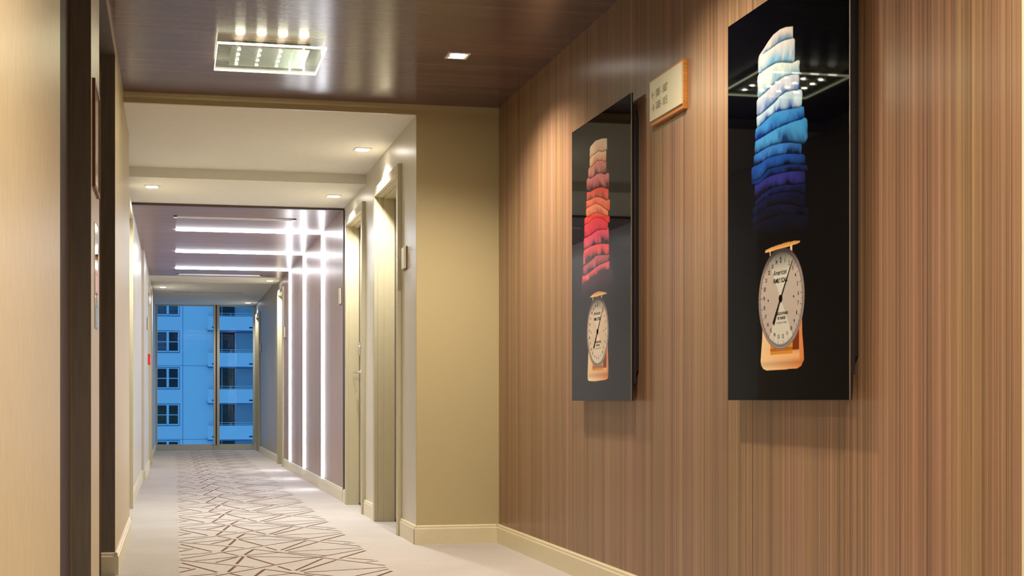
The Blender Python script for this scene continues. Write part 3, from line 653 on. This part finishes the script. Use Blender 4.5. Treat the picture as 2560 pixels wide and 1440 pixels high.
t = thing('alarm_call_point', 'red fire alarm box on the left hall wall', 'alarm', (XL2, 15.45, 1.33))
g = MB(); g.box(XL2, XL2+.028, 15.39, 15.51, 1.265, 1.395, 'red'); g.build('alarm_box', t, t.location, bevel=.003)
g = MB(); g.box(XL2+.028, XL2+.031, 15.42, 15.48, 1.30, 1.35, 'white'); g.build('alarm_button', t, t.location)
t = thing('wall_sounder', 'small round white unit high on the left hall wall', 'alarm', (XL2, 15.6, 2.06))
g = MB(); g.cyl((XL2, 15.6, 2.06), (XL2+.012, 15.6, 2.06), .085, .085, 'satin', 32); g.build('sounder_plate', t, t.location)
g = MB(); g.cyl((XL2+.012, 15.6, 2.06), (XL2+.034, 15.6, 2.06), .06, .035, 'white', 32); g.build('sounder_dome', t, t.location)

# notice and call panel between the lifts --------------------------
t = thing('framed_notice', 'wood framed notice on the wall strip between the two lifts', 'picture', (XLL, 4.56, 1.75))
y0, y1, z0, z1 = 4.42, 4.70, 1.555, 1.925; x = XLL; e = .016
g = MB()
for a in ((y0, y1, z0, z0+e), (y0, y1, z1-e, z1), (y0, y0+e, z0+e, z1-e), (y1-e, y1, z0+e, z1-e)): g.box(x, x+.010, *a, 'frame_wood')
g.box(x+.010, x+.0105, y0+.001, y1-.001, z0, z0+.006, 'frame_lip')
g.build('picture_frame', t, t.location)
g = MB(); g.box(x, x+.007, y0+e, y1-e, z0+e, z1-e, 'notice'); g.build('notice_sheet', t, t.location)
t = thing('lift_call_panel', 'steel lift call panel with red and blue labels between the lifts', 'control panel', (XLL, 4.61, 1.28))
g = MB(); g.box(XLL, XLL+.0025, 4.53, 4.69, 1.08, 1.45, 'chrome'); g.build('steel_plate', t, t.location, bevel=.001)
g = MB(); g.cyl((XLL+.0025, 4.61, 1.335), (XLL+.010, 4.61, 1.335), .010, .009, 'brass'); g.build('key_switch', t, t.location)
g = MB(); g.box(XLL+.0025, XLL+.0032, 4.55, 4.68, 1.21, 1.29, 'pink'); g.box(XLL+.0032, XLL+.0036, 4.56, 4.67, 1.268, 1.282, 'red'); g.build('red_label', t, t.location)
g = MB(); g.cyl((XLL+.0025, 4.61, 1.19), (XLL+.008, 4.61, 1.19), .017, .015, 'satin'); g.build('call_button', t, t.location)
g = MB(); g.box(XLL+.0025, XLL+.0033, 4.54, 4.66, 1.085, 1.155, 'blue'); g.build('blue_label', t, t.location)

# building across the street ---------------------------------------
YB = 100.0
bt = thing('apartment_building', 'pale apartment block in blue dusk light beyond the end window', 'building', (2, YB, -15))
def bpart(mb, name, parent=bt): return mb.build(name, parent, parent_loc(parent))
rows = [9.18-2.848*k for k in range(-1, 6)]
g = MB(); zs = -15
W0, W1, B0, B1 = -1.30, .40, 2.62, 6.28
cuts = [(z-1.62, z) for z in rows]
g.box(-14, W0, YB, YB+8, -15, 22, 'facade')
g.box(W1, 3.05, YB, YB+8, -15, 22, 'facade')
prev = 22
for z0, z1 in cuts: g.box(W0, W1, YB, YB+8, z1, prev, 'facade'); prev = z0
g.box(W0, W1, YB, YB+8, -15, prev, 'facade')
g.box(3.05, 6.4, YB+1.6, YB+8, -15, 22, 'facade'); g.box(6.4, 18, YB, YB+8, -15, 22, 'facade')
bpart(g, 'outer_wall')
g = MB(); g.box(.69, .72, YB-.012, YB, -15, 22, 'facade_edge') ; 
for z in (3.66, -2.1, 9.4): g.box(-14, 2.62, YB-.010, YB, z-.012, z+.012, 'facade_edge')
bpart(g, 'wall_joint')
for k, (z0, z1) in enumerate(cuts):
    g = MB(); f = .07
    g.box(W0-.03, W0+f, YB-.06, YB+.1, z0, z1, 'facade_frame'); g.box(W1-f, W1+.03, YB-.06, YB+.1, z0, z1, 'facade_frame')
    g.box(W0, W1, YB-.05, YB+.1, z1-f, z1, 'facade_frame'); g.box(W0, W1, YB-.05, YB+.1, z0, z0+f*1.4, 'facade_frame')
    xm = (W0+W1)/2; g.box(xm-.09, xm+.09, YB-.05, YB+.1, z0+f, z1-f, 'facade_frame'); zm = z0+.80; g.box(W0+f, W1-f, YB-.03, YB+.1, zm-.03, zm+.03, 'facade_frame')
    wn = bpart(g, 'window_frame')
    g = MB()
    for a in ((W0-.07, W0-.03, z0-.05, z1+.05), (W1+.03, W1+.07, z0-.05, z1+.05)): g.box(a[0], a[1], YB-.03, YB+.02, a[2], a[3], 'facade_edge')
    for a in ((W0-.03, W1+.03, z0-.06, z0-.005), (W0-.03, W1+.03, z1+.005, z1+.05)): g.box(a[0], a[1], YB-.03, YB+.02, a[2], a[3], 'facade_edge')
    bpart(g, 'window_surround', wn)
    for x0, x1, mm in ((W0+f, xm-.09, 'facade_curtain' if k in (1, 2) else ('facade_warm' if k > 3 else 'facade_glass')), (xm+.09, W1-f, 'facade_curtain' if k == 1 else ('facade_warm' if k > 3 else 'facade_glass'))):
        g = MB(); g.box(x0, x1, YB+.06, YB+.08, z0+f, z1-f, mm); bpart(g, 'window_glass', wn)
for k in range(6):
    zt = 10.36-2.848*k; zb = zt-1.08
    g = MB(); g.box(B0, B1, YB-.55, YB-.40, zb, zt, 'facade'); g.box(B0, B0+.15, YB-.40, YB+.0, zb, zt, 'facade'); g.box(B0, B1, YB-.40, YB+1.6, zb, zb+.14, 'facade')
    bc = bpart(g, 'balcony')
    g = MB(); g.box(B0, B1, YB-.5, YB+1.5, zb-.10, zb, 'facade_edge'); bpart(g, 'balcony_soffit', bc)  # dark slab standing in for the shadow under the balcony
    g = MB(); 
    for z in (zt+.08, zt+.24): g.box(B0+.02, B1, YB-.50, YB-.46, z-.015, z+.015, 'facade_frame')
    for x in (B0+.08, B0+.6, 4.4, B1-.1): g.box(x-.02, x+.02, YB-.50, YB-.46, zt, zt+.24, 'facade_frame')
    bpart(g, 'balcony_rail', bc)
    for x0, x1 in ((2.95, 3.15), (5.82, 6.10)):
        g = MB(); g.box(x0, x1, YB-.556, YB-.55, zb+.16, zb+.27, 'facade_glass'); bpart(g, 'balcony_drain', bc)
    g = MB(); g.box(3.05, 4.82, YB+1.52, YB+1.56, zb+.14, zb+2.74, 'facade_warm' if k > 2 else 'facade_glass'); bpart(g, 'balcony_door_glass', bc)
    g = MB(); g.box(3.74, 3.82, YB+1.46, YB+1.52, zb+.14, zb+2.74, 'facade_frame'); g.box(4.80, 4.88, YB+1.46, YB+1.56, zb+.14, zb+2.74, 'facade_frame'); bpart(g, 'balcony_door_frame', bc)

# ------------------------------------------------------------------ light, camera
w = bpy.data.worlds.new('World'); bpy.context.scene.world = w; w.use_nodes = True
bg = w.node_tree.nodes['Background']; bg.inputs[0].default_value = (.10, .385, .82, 1); bg.inputs[1].default_value = .455

cam = bpy.data.cameras.new('camera'); co = bpy.data.objects.new('camera', cam); C.objects.link(co)
cam.sensor_width = 36; cam.lens = 3150/2560*36
cam.shift_x = (1280-1034)/2560; cam.shift_y = (1005-720)/2560
co.location = (0, 0, .82); co.rotation_euler = (PI/2, 0, -math.atan2(600, 3150))
cam.clip_start = .02; cam.clip_end = 500
sc = bpy.context.scene; sc.camera = co
sc.view_settings.view_transform = 'Standard'; sc.view_settings.look = 'None'; sc.view_settings.exposure = .98; sc.view_settings.gamma = 1
sc.view_settings.use_curve_mapping = False
cy = sc.cycles; cy.use_denoising = True; cy.max_bounces = 8; cy.diffuse_bounces = 4; cy.glossy_bounces = 4; cy.use_adaptive_sampling = True; cy.adaptive_threshold = .08; cy.transparent_max_bounces = 12
cy.sample_clamp_indirect = 6; cy.caustics_reflective = False; cy.caustics_refractive = False
